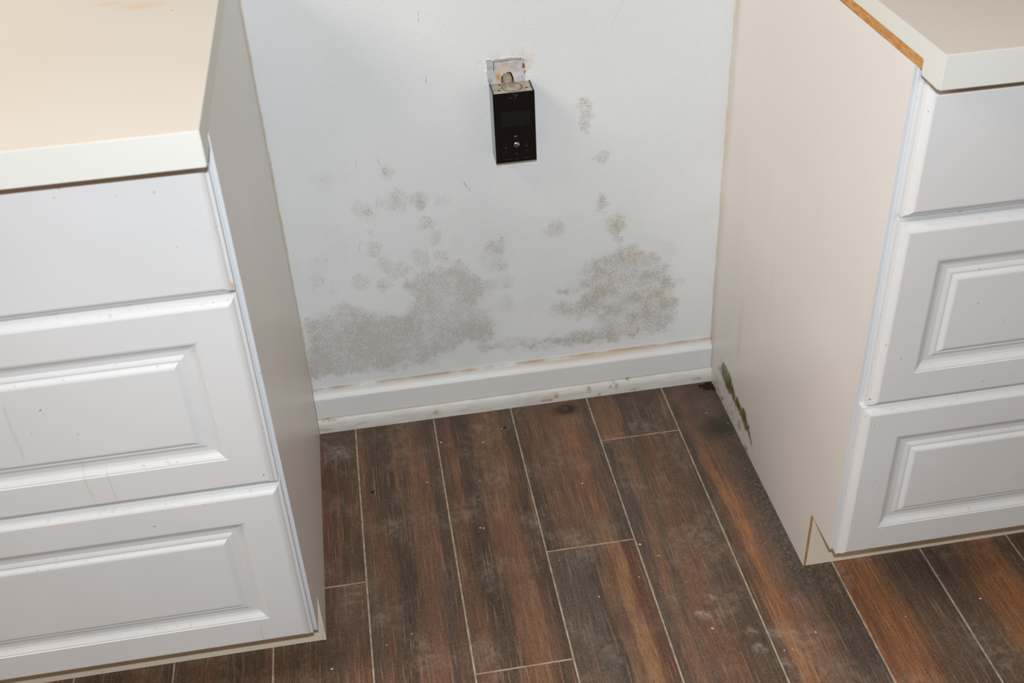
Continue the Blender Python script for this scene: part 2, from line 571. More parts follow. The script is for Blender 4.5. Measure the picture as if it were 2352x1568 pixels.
M_wall = mat_wall()
M_cab = mat_cabinet()
M_frame = mat_cabinet('frame_paint', (211, 214, 217))
M_kick = mat_cabinet('kick_paint', (240, 227, 206))
M_panel = mat_panel()
M_raw = mat_raw()
M_ctop = mat_counter('beige_countertop_laminate', (207, 198, 186), (212, 204, 193))
M_cedge = mat_counter('cream_edge_laminate', (218, 216, 207), (222, 220, 212), 0.4)
M_core = mat_plain('dark_cavity', (70, 60, 52), (84, 72, 60), 30, 0.9, 0.1)
M_base = mat_baseboard()
M_grout = mat_plain('grout', (186, 168, 145), (150, 136, 118), 60, 0.9, 0.2, bumpy=0.4)
M_caulk = mat_plain('aged_caulk', (218, 210, 196), (202, 190, 168), 30, 0.5, 0.4)

# ------------------------------------------------------------------ floor: grout bed and tiles
FX0, FX1, FY0, FY1 = -1.35, 2.15, -2.60, 0.03
mb = MB(); mb.box(FX0, FX1, FY0, FY1, -0.03, -0.0013)
floor = mb.obj('floor', M_grout)
floor['kind'] = 'structure'

PITCH, G1, GAP = 0.14893, 0.06765, 0.0031
TL = 0.914
D1, D2, D3 = (74, 60, 50), (90, 69, 55), (104, 79, 62)
R1, R2, O1, O2 = (112, 84, 66), (122, 92, 70), (146, 100, 66), (168, 108, 64)
K1, K2 = (68, 58, 51), (62, 54, 48)
bands = {
    -2: [[(0, D2), (.4, D1), (.7, D3), (1, D1)]],
    -1: [[(0, D1), (.35, D3), (.6, D1), (1, D2)]],
    0: [[(0, D2), (.55, (92, 66, 54)), (.75, D1), (1, D2)], [(0, D2), (.5, D1), (.8, (96, 76, 64)), (1, D2)]],
    1: [[(0, (84, 72, 62)), (.14, (106, 76, 60)), (.24, (98, 74, 58)), (.32, (70, 60, 52)), (.42, D1), (.5, (100, 76, 60)), (.72, (112, 82, 66)), (.84, (74, 66, 60)), (1, D2)]],
    2: [[(0, (94, 72, 60)), (.12, (104, 76, 60)), (.22, D1), (.30, K1), (.40, K1), (.46, (108, 80, 62)), (.72, (122, 92, 70)), (.85, D2), (.92, K1), (1, D1)]],
    3: [[(0, K1), (.12, D1), (.22, (108, 84, 70)), (.45, (116, 88, 72)), (.66, (128, 96, 72)), (.84, (108, 84, 70)), (1, (78, 70, 65))],
        [(0, (84, 77, 70)), (.28, (82, 77, 73)), (.42, (68, 63, 60)), (.48, (116, 90, 72)), (.56, (106, 82, 68)), (.66, (140, 108, 80)), (.76, (136, 102, 74)), (.84, (92, 64, 52)), (1, (96, 72, 60))]],
    4: [[(0, (92, 76, 66)), (.14, (128, 98, 76)), (.32, (124, 94, 72)), (.42, (70, 65, 61)), (.7, (76, 68, 61)), (1, (88, 74, 64))],
        [(0, (86, 76, 68)), (.10, (82, 74, 68)), (.20, (118, 92, 76)), (.32, (92, 78, 66)), (.46, (112, 84, 66)), (.62, (102, 76, 60)), (.8, (92, 76, 66)), (1, (76, 68, 62))]],
    5: [[(0, (84, 72, 64)), (.09, (98, 78, 65)), (.16, (140, 102, 75)), (.22, (152, 108, 77)), (.30, (120, 92, 75)), (.48, (112, 90, 78)), (.62, (84, 75, 69)), (.8, (74, 68, 63)), (1, (74, 68, 64))]],
    6: [[(0, (118, 78, 56)), (.18, (136, 92, 64)), (.36, (128, 92, 68)), (.55, (92, 78, 68)), (.75, (84, 74, 67)), (1, (74, 70, 66))]],
    7: [[(0, (76, 70, 65)), (.2, (88, 76, 66)), (.38, (122, 88, 64)), (.7, (138, 96, 64)), (1, (84, 74, 66))]],
    8: [[(0, D2), (.4, R1), (.7, D1), (1, D2)]],
}
# the y of one cross joint in each column; other joints follow at one tile length
joint = {-2: -0.75, -1: -0.30, 0: -0.4085, 1: -0.78, 2: -0.6222, 3: -0.4018, 4: -0.1494, 5: -0.86, 6: -0.92, 7: -0.30, 8: -0.62}
generic = []
for i in range(4):
    gb = random.Random(40 + i)
    st = [(j / 6.0, gb.choice([D1, D2, D3, R1, R2, K1, D2, O1])) for j in range(7)]
    kk, cc, ww, gg = wood('wood_tile_spare', st, 70 + i)
    generic.append(finish_wood(kk, cc, ww, gg, (9, 9, 9, 9)))

tile_cache = {}


def tile_mesh(w, h):
    key = (round(w, 4), round(h, 4))
    if key in tile_cache:
        return tile_cache[key].copy()
    t = MB(); b = 0.0007
    x, y = w / 2, h / 2
    v = [(-x, -y, 0), (x, -y, 0), (x, y, 0), (-x, y, 0), (-x, -y, .0003), (x, -y, .0003), (x, y, .0003), (-x, y, .0003),
         (-x + b, -y + b, .0013), (x - b, -y + b, .0013), (x - b, y - b, .0013), (-x + b, y - b, .0013)]
    f = [(3, 2, 1, 0), (8, 9, 10, 11)] + [(a + i, a + (i + 1) % 4, a + 4 + (i + 1) % 4, a + 4 + i) for a in (0, 4) for i in range(4)]
    me = mesh('tile', v, f)
    tile_cache[key] = me
    return me.copy()


rng = random.Random(5)
for ci in range(-9, 14):
    x0 = G1 + (ci - 1) * PITCH + GAP / 2
    x1 = x0 + PITCH - GAP
    x0c, x1c = max(x0, FX0), min(x1, FX1)
    if x1c - x0c < 0.01:
        continue
    j = joint.get(ci, -rng.uniform(0.05, 0.85))
    ys = [FY1]
    yy = j
    while yy < FY1 - 0.02:
        yy += TL
    while yy - TL > FY0:
        yy -= TL
        ys.append(yy)
    ys.append(FY0)
    for r in range(len(ys) - 1):
        a, b = ys[r + 1] + GAP / 2, ys[r] - GAP / 2
        if b - a < 0.01:
            continue
        me = tile_mesh(x1c - x0c, b - a)
        me.materials.clear()
        bl = bands.get(ci)
        if bl and r < len(bl):
            kk, cc, ww, gg = wood('wood_tile', bl[r], ci * 7 + r * 31 + 3, 0.34)
            mt = finish_wood(kk, cc, ww, gg, (x0, x1, a, b))
        elif bl and b > -1.0:
            kk, cc, ww, gg = wood('wood_tile', bl[-1][::-1] if False else bl[-1], ci * 7 + r * 57 + 11, 0.34)
            mt = finish_wood(kk, cc, ww, gg, (x0, x1, a, b))
        else:
            mt = generic[rng.randrange(4)]
        o = link('tile', me, mt, floor)
        o.location = ((x0c + x1c) / 2, (a + b) / 2, -0.0013)

# ------------------------------------------------------------------ back wall with its mould
MA = [(-0.0011, 0.2339), (0.0615, 0.266), (0.0798, 0.2756), (0.1146, 0.2538), (0.1534, 0.2311), (0.185, 0.2347), (0.2027, 0.2737), (0.1907, 0.2918), (0.2099, 0.3133), (0.256, 0.3346), (0.2967, 0.3329), (0.3158, 0.3101), (0.3317, 0.2876), (0.3593, 0.2835), (0.3404, 0.2574), (0.3248, 0.2304), (0.3488, 0.2183), (0.3501, 0.1751), (0.3414, 0.1457), (0.302, 0.1519), (0.2758, 0.1384), (0.2642, 0.1268), (0.2271, 0.1149), (0.1544, 0.1087), (0.0895, 0.1058), (0.0297, 0.1113), (0.0007, 0.107), (-0.0061, 0.1791)]
MBP = [(0.4997, 0.2838), (0.5351, 0.3032), (0.5739, 0.318), (0.6093, 0.313), (0.6491, 0.2912), (0.6793, 0.2539), (0.6922, 0.2097), (0.6911, 0.1489), (0.6851, 0.1141), (0.6324, 0.1133), (0.5575, 0.1115), (0.4831, 0.1098), (0.3913, 0.1222), (0.3221, 0.1265), (0.3017, 0.1475), (0.356, 0.1478), (0.4102, 0.1393), (0.4835, 0.1411), (0.5425, 0.1452), (0.5388, 0.1722), (0.4841, 0.1784), (0.4483, 0.199), (0.4487, 0.216), (0.5062, 0.216), (0.5207, 0.2308), (0.4599, 0.2356), (0.4567, 0.2528), (0.5065, 0.2538)]
SP = [(0.1395, 0.4465, 0.013, 0.5), (0.1697, 0.4406, 0.0098, 0.3), (0.2423, 0.4103, 0.0146, 0.6), (0.2533, 0.3839, 0.013, 0.6), (0.2919, 0.3611, 0.0195, 0.35), (0.3558, 0.3483, 0.0179, 0.7), (0.3181, 0.3457, 0.013, 0.3), (0.2262, 0.3428, 0.0195, 0.6), (0.1652, 0.3396, 0.0195, 0.6), (0.1772, 0.326, 0.0195, 0.6), (0.1457, 0.3737, 0.0146, 0.6), (0.1431, 0.4085, 0.0065, 0.5), (0.0531, 0.3615, 0.0163, 0.4), (0.0413, 0.3257, 0.0146, 0.5), (0.067, 0.2938, 0.0163, 0.4), (0.1178, 0.3086, 0.0146, 0.6), (0.1555, 0.297, 0.0163, 0.6), (0.3406, 0.3226, 0.013, 0.5), (0.3607, 0.3118, 0.0179, 0.6), (0.3728, 0.2734, 0.0163, 0.5), (0.4627, 0.3689, 0.0163, 0.6), (0.5698, 0.3661, 0.0195, 0.7), (0.5772, 0.3335, 0.0114, 0.7), (0.6738, 0.3, 0.0195, 0.4), (0.6988, 0.2258, 0.0114, 0.5), (0.6351, 0.2809, 0.0195, 0.6), (0.2507, 0.2707, 0.0098, 0.7), (0.3704, 0.2236, 0.0195, 0.5), (0.1935, 0.3197, 0.013, 0.6), (0.2635, 0.3435, 0.0146, 0.6), (0.0785, 0.5149, 0.0206, 0.4), (0.1147, 0.5184, 0.0162, 0.3), (0.1886, 0.5187, 0.0147, 0.6), (0.1949, 0.4616, 0.0221, 0.6), (0.1679, 0.4626, 0.0147, 0.5), (0.2327, 0.4566, 0.0176, 0.7), (0.2715, 0.4516, 0.0132, 0.5), (0.1365, 0.4501, 0.0191, 0.5), (0.1451, 0.4431, 0.0103, 0.7), (0.5168, 0.5991, 0.0147, 0.7), (0.5182, 0.5797, 0.0147, 0.7), (0.5181, 0.5587, 0.0103, 0.7), (0.5463, 0.4968, 0.0132, 0.7), (0.5505, 0.4125, 0.0147, 0.7), (0.5079, 0.3922, 0.0132, 0.35), (0.4594, 0.3708, 0.0162, 0.7), (0.5727, 0.366, 0.0221, 0.8)]
SCR = [[(0.3101, 0.4847), (0.3145, 0.4751), (0.321, 0.4644)], [(0.1707, 0.5459), (0.1771, 0.5274), (0.1836, 0.5087)], [(0.1371, 0.5454), (0.1375, 0.5265)], [(0.1654, 0.4808), (0.1554, 0.4225), (0.1432, 0.3935), (0.1386, 0.3734)], [(0.1265, 0.3932), (0.1193, 0.3709)], [(0.2614, 0.7809), (0.2611, 0.764)], [(0.2643, 0.6794), (0.2631, 0.665)]]
HOLE = [(0.3586, 0.6932), (0.3612, 0.6868), (0.3606, 0.6732), (0.3617, 0.6577), (0.3660, 0.640), (0.4229, 0.640), (0.4229, 0.6561), (0.4237, 0.6714), (0.4220, 0.6803), (0.4234, 0.6855), (0.4182, 0.6890), (0.4095, 0.6905), (0.4007, 0.6928), (0.3909, 0.6914), (0.3739, 0.6917), (0.3718, 0.6905)]


def poly_sd(P, X, Z):
    """signed distance (positive inside) to a polygon, vectorised"""
    P = np.array(P)
    inside = np.zeros(X.shape, bool); dmin = np.full(X.shape, 1e9)
    n = len(P)
    for i in range(n):
        a, b = P[i], P[(i + 1) % n]
        cond = ((a[1] > Z) != (b[1] > Z))
        with np.errstate(divide='ignore', invalid='ignore'):
            xi = (b[0] - a[0]) * (Z - a[1]) / (b[1] - a[1] + 1e-12) + a[0]
        inside ^= cond & (X < xi)
        d = b - a; L = (d @ d) + 1e-12
        t = np.clip(((X - a[0]) * d[0] + (Z - a[1]) * d[1]) / L, 0, 1)
        dmin = np.minimum(dmin, np.hypot(X - a[0] - t * d[0], Z - a[1] - t * d[1]))
    return np.where(inside, dmin, -dmin)


def seg_d(line, X, Z):
    dm = np.full(X.shape, 1e9)
    for a, b in zip(line[:-1], line[1:]):
        a = np.array(a); b = np.array(b); d = b - a; L = d @ d + 1e-12
        t = np.clip(((X - a[0]) * d[0] + (Z - a[1]) * d[1]) / L, 0, 1)
        dm = np.minimum(dm, np.hypot(X - a[0] - t * d[0], Z - a[1] - t * d[1]))
    return dm


def sm(x, a, b):
    t = np.clip((x - a) / (b - a), 0, 1)
    return t * t * (3 - 2 * t)


def vnoise(X, Z, cell, seed):
    r = np.random.RandomState(seed)
    g = r.rand(256, 256)
    x = X / cell + 57.3; z = Z / cell + 31.7
    i = np.floor(x).astype(int); j = np.floor(z).astype(int)
    fx = x - i; fz = z - j
    fx = fx * fx * (3 - 2 * fx); fz = fz * fz * (3 - 2 * fz)
    q = lambda a, b: g[a % 256, b % 256]
    return (q(i, j) * (1 - fx) + q(i + 1, j) * fx) * (1 - fz) + (q(i, j + 1) * (1 - fx) + q(i + 1, j + 1) * fx) * fz


def add_attr(me, name, data):
    a = me.attributes.new(name, 'FLOAT', 'POINT')
    a.data.foreach_set('value', np.asarray(data, np.float32))


def build_wall():
    fx = np.concatenate([[-1.35, -0.4], np.arange(-0.02, W + 0.021, 0.0023), [1.2, 2.15]])
    fz = np.concatenate([[-0.03], np.arange(0.06, 0.96, 0.0023), [1.3, 2.5]])
    X, Z = np.meshgrid(fx, fz)
    jx = (vnoise(X, Z, 0.006, 3) - .5) * 0.012 + (vnoise(X, Z, 0.02, 4) - .5) * 0.016
    jz = (vnoise(X, Z, 0.006, 5) - .5) * 0.012 + (vnoise(X, Z, 0.02, 6) - .5) * 0.016
    Xj, Zj = X + jx, Z + jz
    dA = poly_sd(MA, Xj, Zj); dB = poly_sd(MBP, Xj, Zj)
    a = sm(dA, -0.022, 0.020); b = sm(dB, -0.018, 0.014)
    mold = np.maximum(0.98 * a * (0.70 + 0.40 * vnoise(X, Z, 0.04, 8)) * (0.86 + 0.14 * sm(Z, .26, .17)), 0.78 * b * (0.66 + 0.55 * vnoise(X, Z, 0.022, 9)))
    for (cx, cz, r, s) in SP:
        d = np.hypot(X + .75 * jx - cx, (Z + .75 * jz - cz) * 0.9) / r
        mold = np.maximum(mold, min(1.0, 1.2 * s) * (0.85 * sm(d, 1.7, 0.1) + 0.15 * sm(np.abs(d - .8), .4, .05)))
    # faint scatter linking the patches
    mold = np.maximum(mold, 0.30 * sm(vnoise(X, Z, 0.05, 12), .45, .8) * sm(Z, 0.60, 0.36) * sm(X, 0, .05))
    # clean wiped strip above the baseboard
    mold *= sm(Zj + (X - .1) * 0.0, 0.098, 0.112)
    grey = a
    sdh = poly_sd(HOLE, X, Z)
    warm = 0.75 * sm(sdh, -0.022 - 0.0 * X, -0.001) * (sdh < 0.0015) * sm(vnoise(X, Z, 0.012, 21), .15, .7) * (0.45 + 0.55 * sm(X, .40, .43))
    warm *= sm(Z, .60, .66)
    dark = np.zeros_like(X)
    V = np.stack([X, np.zeros_like(X), Z], -1).reshape(-1, 3)
    ny, nx = X.shape
    cxm = (X[:-1, :-1] + X[1:, 1:]) / 2; czm = (Z[:-1, :-1] + Z[1:, 1:]) / 2
    keep = poly_sd(HOLE, cxm, czm) < 0.0
    F = []
    for j in range(ny - 1):
        for i in range(nx - 1):
            if keep[j, i]:
                p = j * nx + i
                F.append((p, p + 1, p + nx + 1, p + nx))
    # ragged lip of the opening: border vertices are pulled back and forth and turned into the wall
    hole_edges = []
    for j in range(1, ny - 2):
        for i in range(1, nx - 2):
            if not keep[j, i]:
                p = j * nx + i
                if keep[j - 1, i]: hole_edges.append((p, p + 1))
                if keep[j + 1, i]: hole_edges.append((p + nx + 1, p + nx))
                if keep[j, i - 1]: hole_edges.append((p + nx, p))
                if keep[j, i + 1]: hole_edges.append((p + 1, p + nx + 1))
    rr = np.random.RandomState(2)
    ids = sorted({q for e in hole_edges for q in e})
    Hp = np.array(HOLE)
    new = {}
    Vl = [tuple(v) for v in V]
    for q in ids:
        v = V[q]
        # snap to the nearest point of the outline, with some tear
        best = None
        for i in range(len(Hp)):
            a_, b_ = Hp[i], Hp[(i + 1) % len(Hp)]
            d_ = b_ - a_
            t = np.clip(((v[0] - a_[0]) * d_[0] + (v[2] - a_[1]) * d_[1]) / (d_ @ d_), 0, 1)
            c_ = a_ + t * d_
            dd = math.hypot(v[0] - c_[0], v[2] - c_[1])
            if best is None or dd < best[0]:
                best = (dd, c_)
        c_ = best[1] + rr.uniform(-.0007, .0007, 2)
        Vl[q] = (c_[0], -abs(rr.normal(0, .0006)), c_[1])
        new[q] = len(Vl)
        Vl.append((c_[0], 0.0034, c_[1]))
    for a_, b_ in hole_edges:
        F.append((a_, b_, new[b_], new[a_]))
    me = mesh('wall_back', Vl, F)
    ex = len(Vl) - len(V)
    for nm, arr in (('mold', mold), ('grey', grey), ('warm', warm), ('dark', dark)):
        add_attr(me, nm, np.concatenate([np.clip(arr, 0, 1).reshape(-1), np.zeros(ex)]))
    o = link('wall_back', me, M_wall)
    o['kind'] = 'structure'
    return o


wall = build_wall()

# bare plaster behind the torn opening, cable hole, foam
k = N('bare_plaster')
c = k.mix(k.ss(k.noise(60, 4, .65), .35, .65), lin((178, 176, 176)), lin((204, 203, 203)))
wobh = k.wobble(150, 0.006)
c = k.mix(k.math('MULTIPLY', k.ellipse((.3905, 0, .662), (.0185, 0, .022), wobh, .55), k.ss(k.noise(420, 3), .3, .6, .25, 1)), c, lin((208, 188, 164)))
c = k.mix(k.math('MULTIPLY', k.ellipse((.379, 0, .660), (.008, 0, .011), wobh, .1), .8), c, lin((184, 136, 74)))
c = k.mix(k.ellipse((.4205, 0, .6754), (.0035, 0, .0052), wobh, .6), c, lin((136, 78, 42)))
c = k.mix(k.ellipse((.4222, 0, .664), (.0014, 0, .004), wobh, .5), c, lin((136, 86, 50)))
k.bump(k.noise(160, 4), .5, .001)
M_plaster = k.fin(c, .85, .2)
M_hole = mat_plain('black_gap', (16, 15, 15), (24, 22, 20), 40, .9, .1)
M_foam = mat_plain('dusty_insulation', (150, 138, 122), (190, 176, 156), 160, .95, .1, bumpy=.6)

# plaster sheet with an arched cable hole in it
ARCH = [(0.3838, 0.645), (0.3838, 0.6552), (0.3846, 0.6608), (0.3872, 0.6625), (0.3884, 0.6648), (0.3920, 0.6655), (0.3952, 0.6673), (0.3991, 0.6669), (0.4012, 0.6640), (0.4023, 0.6609), (0.4045, 0.6545), (0.4045, 0.645)]
mb = MB()
xl_, xr_, zt_, zb_ = .352, .430, .700, .632
n_ = len(ARCH)
v = [(x, .0032, z) for x, z in ARCH] + [(x, .013, z) for x, z in ARCH]
outer = [(xl_, zb_), (xl_, .6552), (xl_, .664), (xl_, zt_), (.375, zt_), (.388, zt_), (.3952, zt_), (.402, zt_), (xr_, zt_), (xr_, .668), (xr_, .6545), (xr_, zb_)]
v += [(x, .0032, z) for x, z in outer]
f = []
for i in range(n_ - 1):
    f.append((i, i + 1, 2 * n_ + i + 1, 2 * n_ + i))
    f.append((i, n_ + i, n_ + i + 1, i + 1))
mb.add(v, f)
pl = mb.obj('bare_plaster', M_plaster, wall)
mb = MB(); mb.box(.380, .408, .0125, .015, .640, .672)
g_ = mb.obj('cable_hole', M_hole, wall)
# two score lines in the plaster: dark strips coloured as the cuts' shadow
mb = MB()
mb.box(.3722, .3731, .0026, .0036, .6724, .6900)
mb.add([(.374, .0029, .6857), (.4205, .0029, .6872), (.4205, .0029, .6878), (.374, .0029, .6866)], [(0, 1, 2, 3)])
mb.obj('score_line', mat_plain('score_shadow', (92, 74, 82), (112, 94, 98), 60, .9, .1), wall)
# crumbly foam plug filling the hole
rs = np.random.RandomState(9)
mb = MB()
nu, nv = 14, 12
v = []
for j in range(nv + 1):
    for i in range(nu + 1):
        a = i / nu; b = j / nv
        half = .0088 * math.sqrt(max(0.0, 1 - (b * .96) ** 2)) + .0004
        x = .3945 + (a * 2 - 1) * half
        z = .643 + b * .0205
        dome = math.sqrt(max(0, 1 - (a * 2 - 1) ** 2))
        y = .0115 - .0085 * dome * (1 - b * .6) + rs.uniform(-.0006, .0006)
        v.append((x, y, z))
f = [(j * (nu + 1) + i, j * (nu + 1) + i + 1, (j + 1) * (nu + 1) + i + 1, (j + 1) * (nu + 1) + i) for j in range(nv) for i in range(nu)]
mb.add(v, f)
mb.obj('foam_plug', M_foam, wall, True)
# raised curl of torn paint at the opening
mb = MB()
mb.add([(.3716, 0, .6893), (.3728, -.0016, .6903), (.3752, -.0012, .6933), (.3742, 0, .6936), (.3722, -.0004, .6888)], [(0, 1, 2, 3), (4, 2, 1)])
mb.add([(.4185, 0, .6893), (.4192, -.0010, .6965), (.4200, 0, .6966), (.4205, -.0008, .6880), (.4238, 0, .6866)], [(0, 1, 2, 3), (0, 3, 4)])
mb.obj('torn_paint_flap', mat_plain('torn_paint', (226, 220, 200), (210, 202, 178), 90, .7, .3), wall)

# old caulk beads where the cabinet sides meet the wall
for (x, s) in ((LX, 1), (W, -1)):
    mb = MB()
    rr = random.Random(4)
    prev = None
    v = []; f = []
    zz = [0.088 + i * 0.02 for i in range(42)]
    for i, z in enumerate(zz):
        w_ = 0.0022 + rr.uniform(-.0007, .0009)
        v += [(x, 0.0002, z), (x + s * w_, -0.0002, z), (x + s * w_ * .3, -w_ * .6, z), (x, -w_, z)]
        if i:
            a = (i - 1) * 4; b = i * 4
            f += [(a + 1, b + 1, b + 2, a + 2), (a + 2, b + 2, b + 3, a + 3)]
    mb.add(v, f)
    mb.obj('caulk_bead', M_caulk, wall, True)

# ------------------------------------------------------------------ baseboard
mb = MB()
prof = [(0.0, 0.0), (0.0, .0912), (-.0030, .0912), (-.0052, .0905), (-.0066, .0880), (-.0072, .0850), (-.0090, .0815), (-.0120, .0780), (-.0146, .0745), (-.0150, .0715), (-.0143, .0708), (-.0143, .0260), (-.0143, 0.0)]
mb.prism_x(prof, LX + .0006, W - .0012)
bb = mb.obj('baseboard_back', M_base)
bb['kind'] = 'structure'
mb = MB()
sh = [(-.0143, .0)] + [(-.0143, .0290)] + [(-.0143 - .0076 * math.sin(t), .0120 + .0165 * math.cos(t)) for t in [i * math.pi / 2 / 7 for i in range(0, 8)]] + [(-.0220, .0)]
mb.prism_x(sh, LX + .0006, W - .0008)
mb.obj('shoe_molding', M_base, bb)


# ------------------------------------------------------------------ cabinets
MOSS = [(-0.0333, 0.0563, .005, .5), (-0.0625, 0.0600, .008, .6), (-0.0925, 0.0730, .016, 1.0), (-0.1116, 0.0690, .018, 1.0), (-0.1335, 0.0650, .013, .85), (-0.1503, 0.060, .010, .75), (-0.1708, 0.0600, .011, .85), (-0.186, 0.0590, .011, .8), (-0.2034, 0.0590, .013, .95), (-0.2171, 0.053, .013, .85), (-0.2374, 0.0480, .008, .6), (-0.2496, 0.0400, .008, .55), (-0.257, 0.0300, .006, .5)]


def side_panel(name, x_out, s, depth, recess, k_, top, parent, moss=False):
    """thin side skin with a toe notch; outer face at x_out, body towards s"""
    t = 0.0042
    yb, yf, yn = 0.0, -(depth - .0008), -(depth - recess)
    step = .006 if moss else .03
    ys = sorted(set([yb, yn, yf] + [round(-q, 5) for q in np.arange(step, depth - .001, step)]))
    zs = sorted(set([0.0, k_, top] + [round(q, 5) for q in np.arange(step, (.22 if moss else top), step)] + [round(q, 3) for q in np.arange(.25, top, .05)]))
    ys = [y for i, y in enumerate(ys)]
    ny_, nz_ = len(ys), len(zs)
    v = []; f = []; mi = []
    for x in (x_out, x_out + s * t):
        for y in ys:
            for z in zs:
                v.append((x, y, z))
    idx = lambda l, a, b: l * ny_ * nz_ + a * nz_ + b
    solid = {}
    for a in range(ny_ - 1):
        for b in range(nz_ - 1):
            ym = (ys[a] + ys[a + 1]) / 2; zm = (zs[b] + zs[b + 1]) / 2
            solid[(a, b)] = not (ym < yn and zm < k_)
    for (a, b), sol in solid.items():
        if not sol:
            continue
        f.append((idx(0, a, b), idx(0, a + 1, b), idx(0, a + 1, b + 1), idx(0, a, b + 1))); mi.append(0)
        f.append((idx(1, a, b), idx(1, a, b + 1), idx(1, a + 1, b + 1), idx(1, a + 1, b))); mi.append(0)
        for (da, db, p, q) in ((-1, 0, (a, b), (a, b + 1)), (1, 0, (a + 1, b + 1), (a + 1, b)), (0, -1, (a + 1, b), (a, b)), (0, 1, (a, b + 1), (a + 1, b + 1))):
            if not solid.get((a + da, b + db), False):
                f.append((idx(0, *p), idx(0, *q), idx(1, *q), idx(1, *p))); mi.append(2 if (da == -1 and ys[a] < yf + .0005) else (3 if s < 0 else 1))
    me = mesh(name, v, f, mi)
    import bmesh
    bm = bmesh.new(); bm.from_mesh(me); bmesh.ops.recalc_face_normals(bm, faces=bm.faces); bm.to_mesh(me); bm.free()
    V = np.array(v)
    mo = np.zeros(len(V)); smr = np.zeros(len(V))
    if moss:
        Y, Z = V[:, 1], V[:, 2]
        for (cy, cz, r, st) in MOSS:
            d = np.hypot((Y - cy) * .8, Z - cz) / (r * 1.75)
            mo = np.maximum(mo, st * sm(d, 1.25, .15))
        # dirty scatter between the growth and the floor
        lowb = 0.42 * sm(Z, .062, .03) * sm(Y, -.31, -.22) * sm(-Y, 0.0, .05) * (0.4 + vnoise(Y, Z, .02, 5))
        mo = np.maximum(mo, lowb)
        smr = sm(np.abs(Y + .148), .012, .006) * sm(Z, .135, .165) * sm(Z, .30, .20)
    add_attr(me, 'moss', mo); add_attr(me, 'smear', smr)
    return link(name, me, [M_panel, M_raw, M_frame, M_kick], parent)


def drawer_front(x0, x1, z0, z1, yback, panel, mat, parent, face=.019):
    """routed drawer front: nested mitred rings (inset s, height above the back)"""
    T = face
    rings = [(0, 0), (0, T - .0090), (.0006, T - .0082), (.0030, T - .0074), (.0042, T - .0060), (.0056, T - .0036), (.0082, T - .0014), (.0100, T - .0004), (.0112, T)]
    if panel:
        rings += [(.0535, T), (.0540, T - .0010), (.0562, T - .0013), (.0585, T - .0028), (.0625, T - .0056), (.0660, T - .0070), (.0675, T - .0073), (.0735, T - .0073)]
    v = []; f = []
    for s_, h in rings:
        y = yback - h
        v += [(x0 + s_, y, z0 + s_), (x1 - s_, y, z0 + s_), (x1 - s_, y, z1 - s_), (x0 + s_, y, z1 - s_)]
    for r in range(len(rings) - 1):
        for i in range(4):
            f.append((r * 4 + i, r * 4 + (i + 1) % 4, (r + 1) * 4 + (i + 1) % 4, (r + 1) * 4 + i))
    f.append((3, 2, 1, 0))
    if not panel:
        q = (len(rings) - 1) * 4
        f.append((q, q + 1, q + 2, q + 3))
    mb = MB(); mb.add(v, f)
    d = mb.obj('drawer_front', mat, parent)
    if panel:
        rg = [(.0735, T - .0080), (.0735, T - .0068), (.0748, T - .0058), (.0775, T - .0046), (.0790, T - .0044), (.0806, T - .0047), (.0818, T - .0040), (.0846, T - .0016), (.0868, T - .0006), (.0885, T - .0004)]
        v = []; f = []
        for s_, h in rg:
            y = yback - h
            v += [(x0 + s_, y, z0 + s_), (x1 - s_, y, z0 + s_), (x1 - s_, y, z1 - s_), (x0 + s_, y, z1 - s_)]
        for r in range(len(rg) - 1):
            for i in range(4):
                f.append((r * 4 + i, r * 4 + (i + 1) % 4, (r + 1) * 4 + (i + 1) % 4, (r + 1) * 4 + i))
        q = (len(rg) - 1) * 4
        f.append((q, q + 1, q + 2, q + 3))
        mb = MB(); mb.add(v, f)
        mb.obj('raised_panel', mat, d)
    return d


def cabinet(name, x_side, s, width, depth, recess, k_, top, drawers, label, drips, moss, stains=()):
    """drawer base cabinet; x_side is the side on the gap, s points away from the gap"""
    root = bpy.data.objects.new(name, None)
    COL.objects.link(root)
    root.empty_display_size = .05
    root['label'] = label; root['category'] = 'cabinet'; root['group'] = 'drawer base cabinets either side of the gap'
    xa = x_side; xb = x_side + s * width
    side_panel('side_panel', xa, s, depth, recess, k_, top, root, moss)
    side_panel('side_panel', xb, -s, depth, recess, k_, top, root)
    X0, X1 = min(xa, xb), max(xa, xb)
    inner0, inner1 = X0 + .0044, X1 - .0044
    # face frame: stiles and rails
    ff = MB()
    yb, yf = -(depth - .0188), -depth
    st = .038
    ff.box(X0 + .0043, X0 + st, yf, yb, k_, top, .0012)
    ff.box(X1 - st, X1 - .0043, yf, yb, k_, top, .0012)
    zc = [k_, *[d_[2] for d_ in drawers][::-1], top]
    rails = [(k_, k_ + .030), (drawers[1][3] - .018, drawers[0][2] + .016), (drawers[2][3] - .020, drawers[1][2] + .018), (top - .035, top)]
    for a, b in rails:
        ff.box(X0 + st - .001, X1 - st + .001, yf + .0003, yb, a, b)
    ff.obj('face_frame', M_frame, root)
    mb = MB()
    mb.box(inner0, inner1, KICK_Y, KICK_Y + .012, 0.0005, k_ + .004)
    mb.obj('toe_kick', M_kick, root)
    mb = MB()
    mb.box(inner0, inner1, yb + .001, -.004, k_ + .002, k_ + .014)
    mb.box(inner0, inner1, -.010, -.003, k_ + .014, top - .001)
    mb.obj('carcass', M_core, root)
    for (xg, _, z0, z1, panel) in drawers:
        # xg: inset of the drawer's gap-side edge from the cabinet side
        e0 = x_side + s * xg; e1 = x_side + s * (width - .007)
        mt = mat_drawer(drips if panel else [], stains)
        drawer_front(min(e0, e1), max(e0, e1), z0, z1, yf, panel, mt, root)
    return root


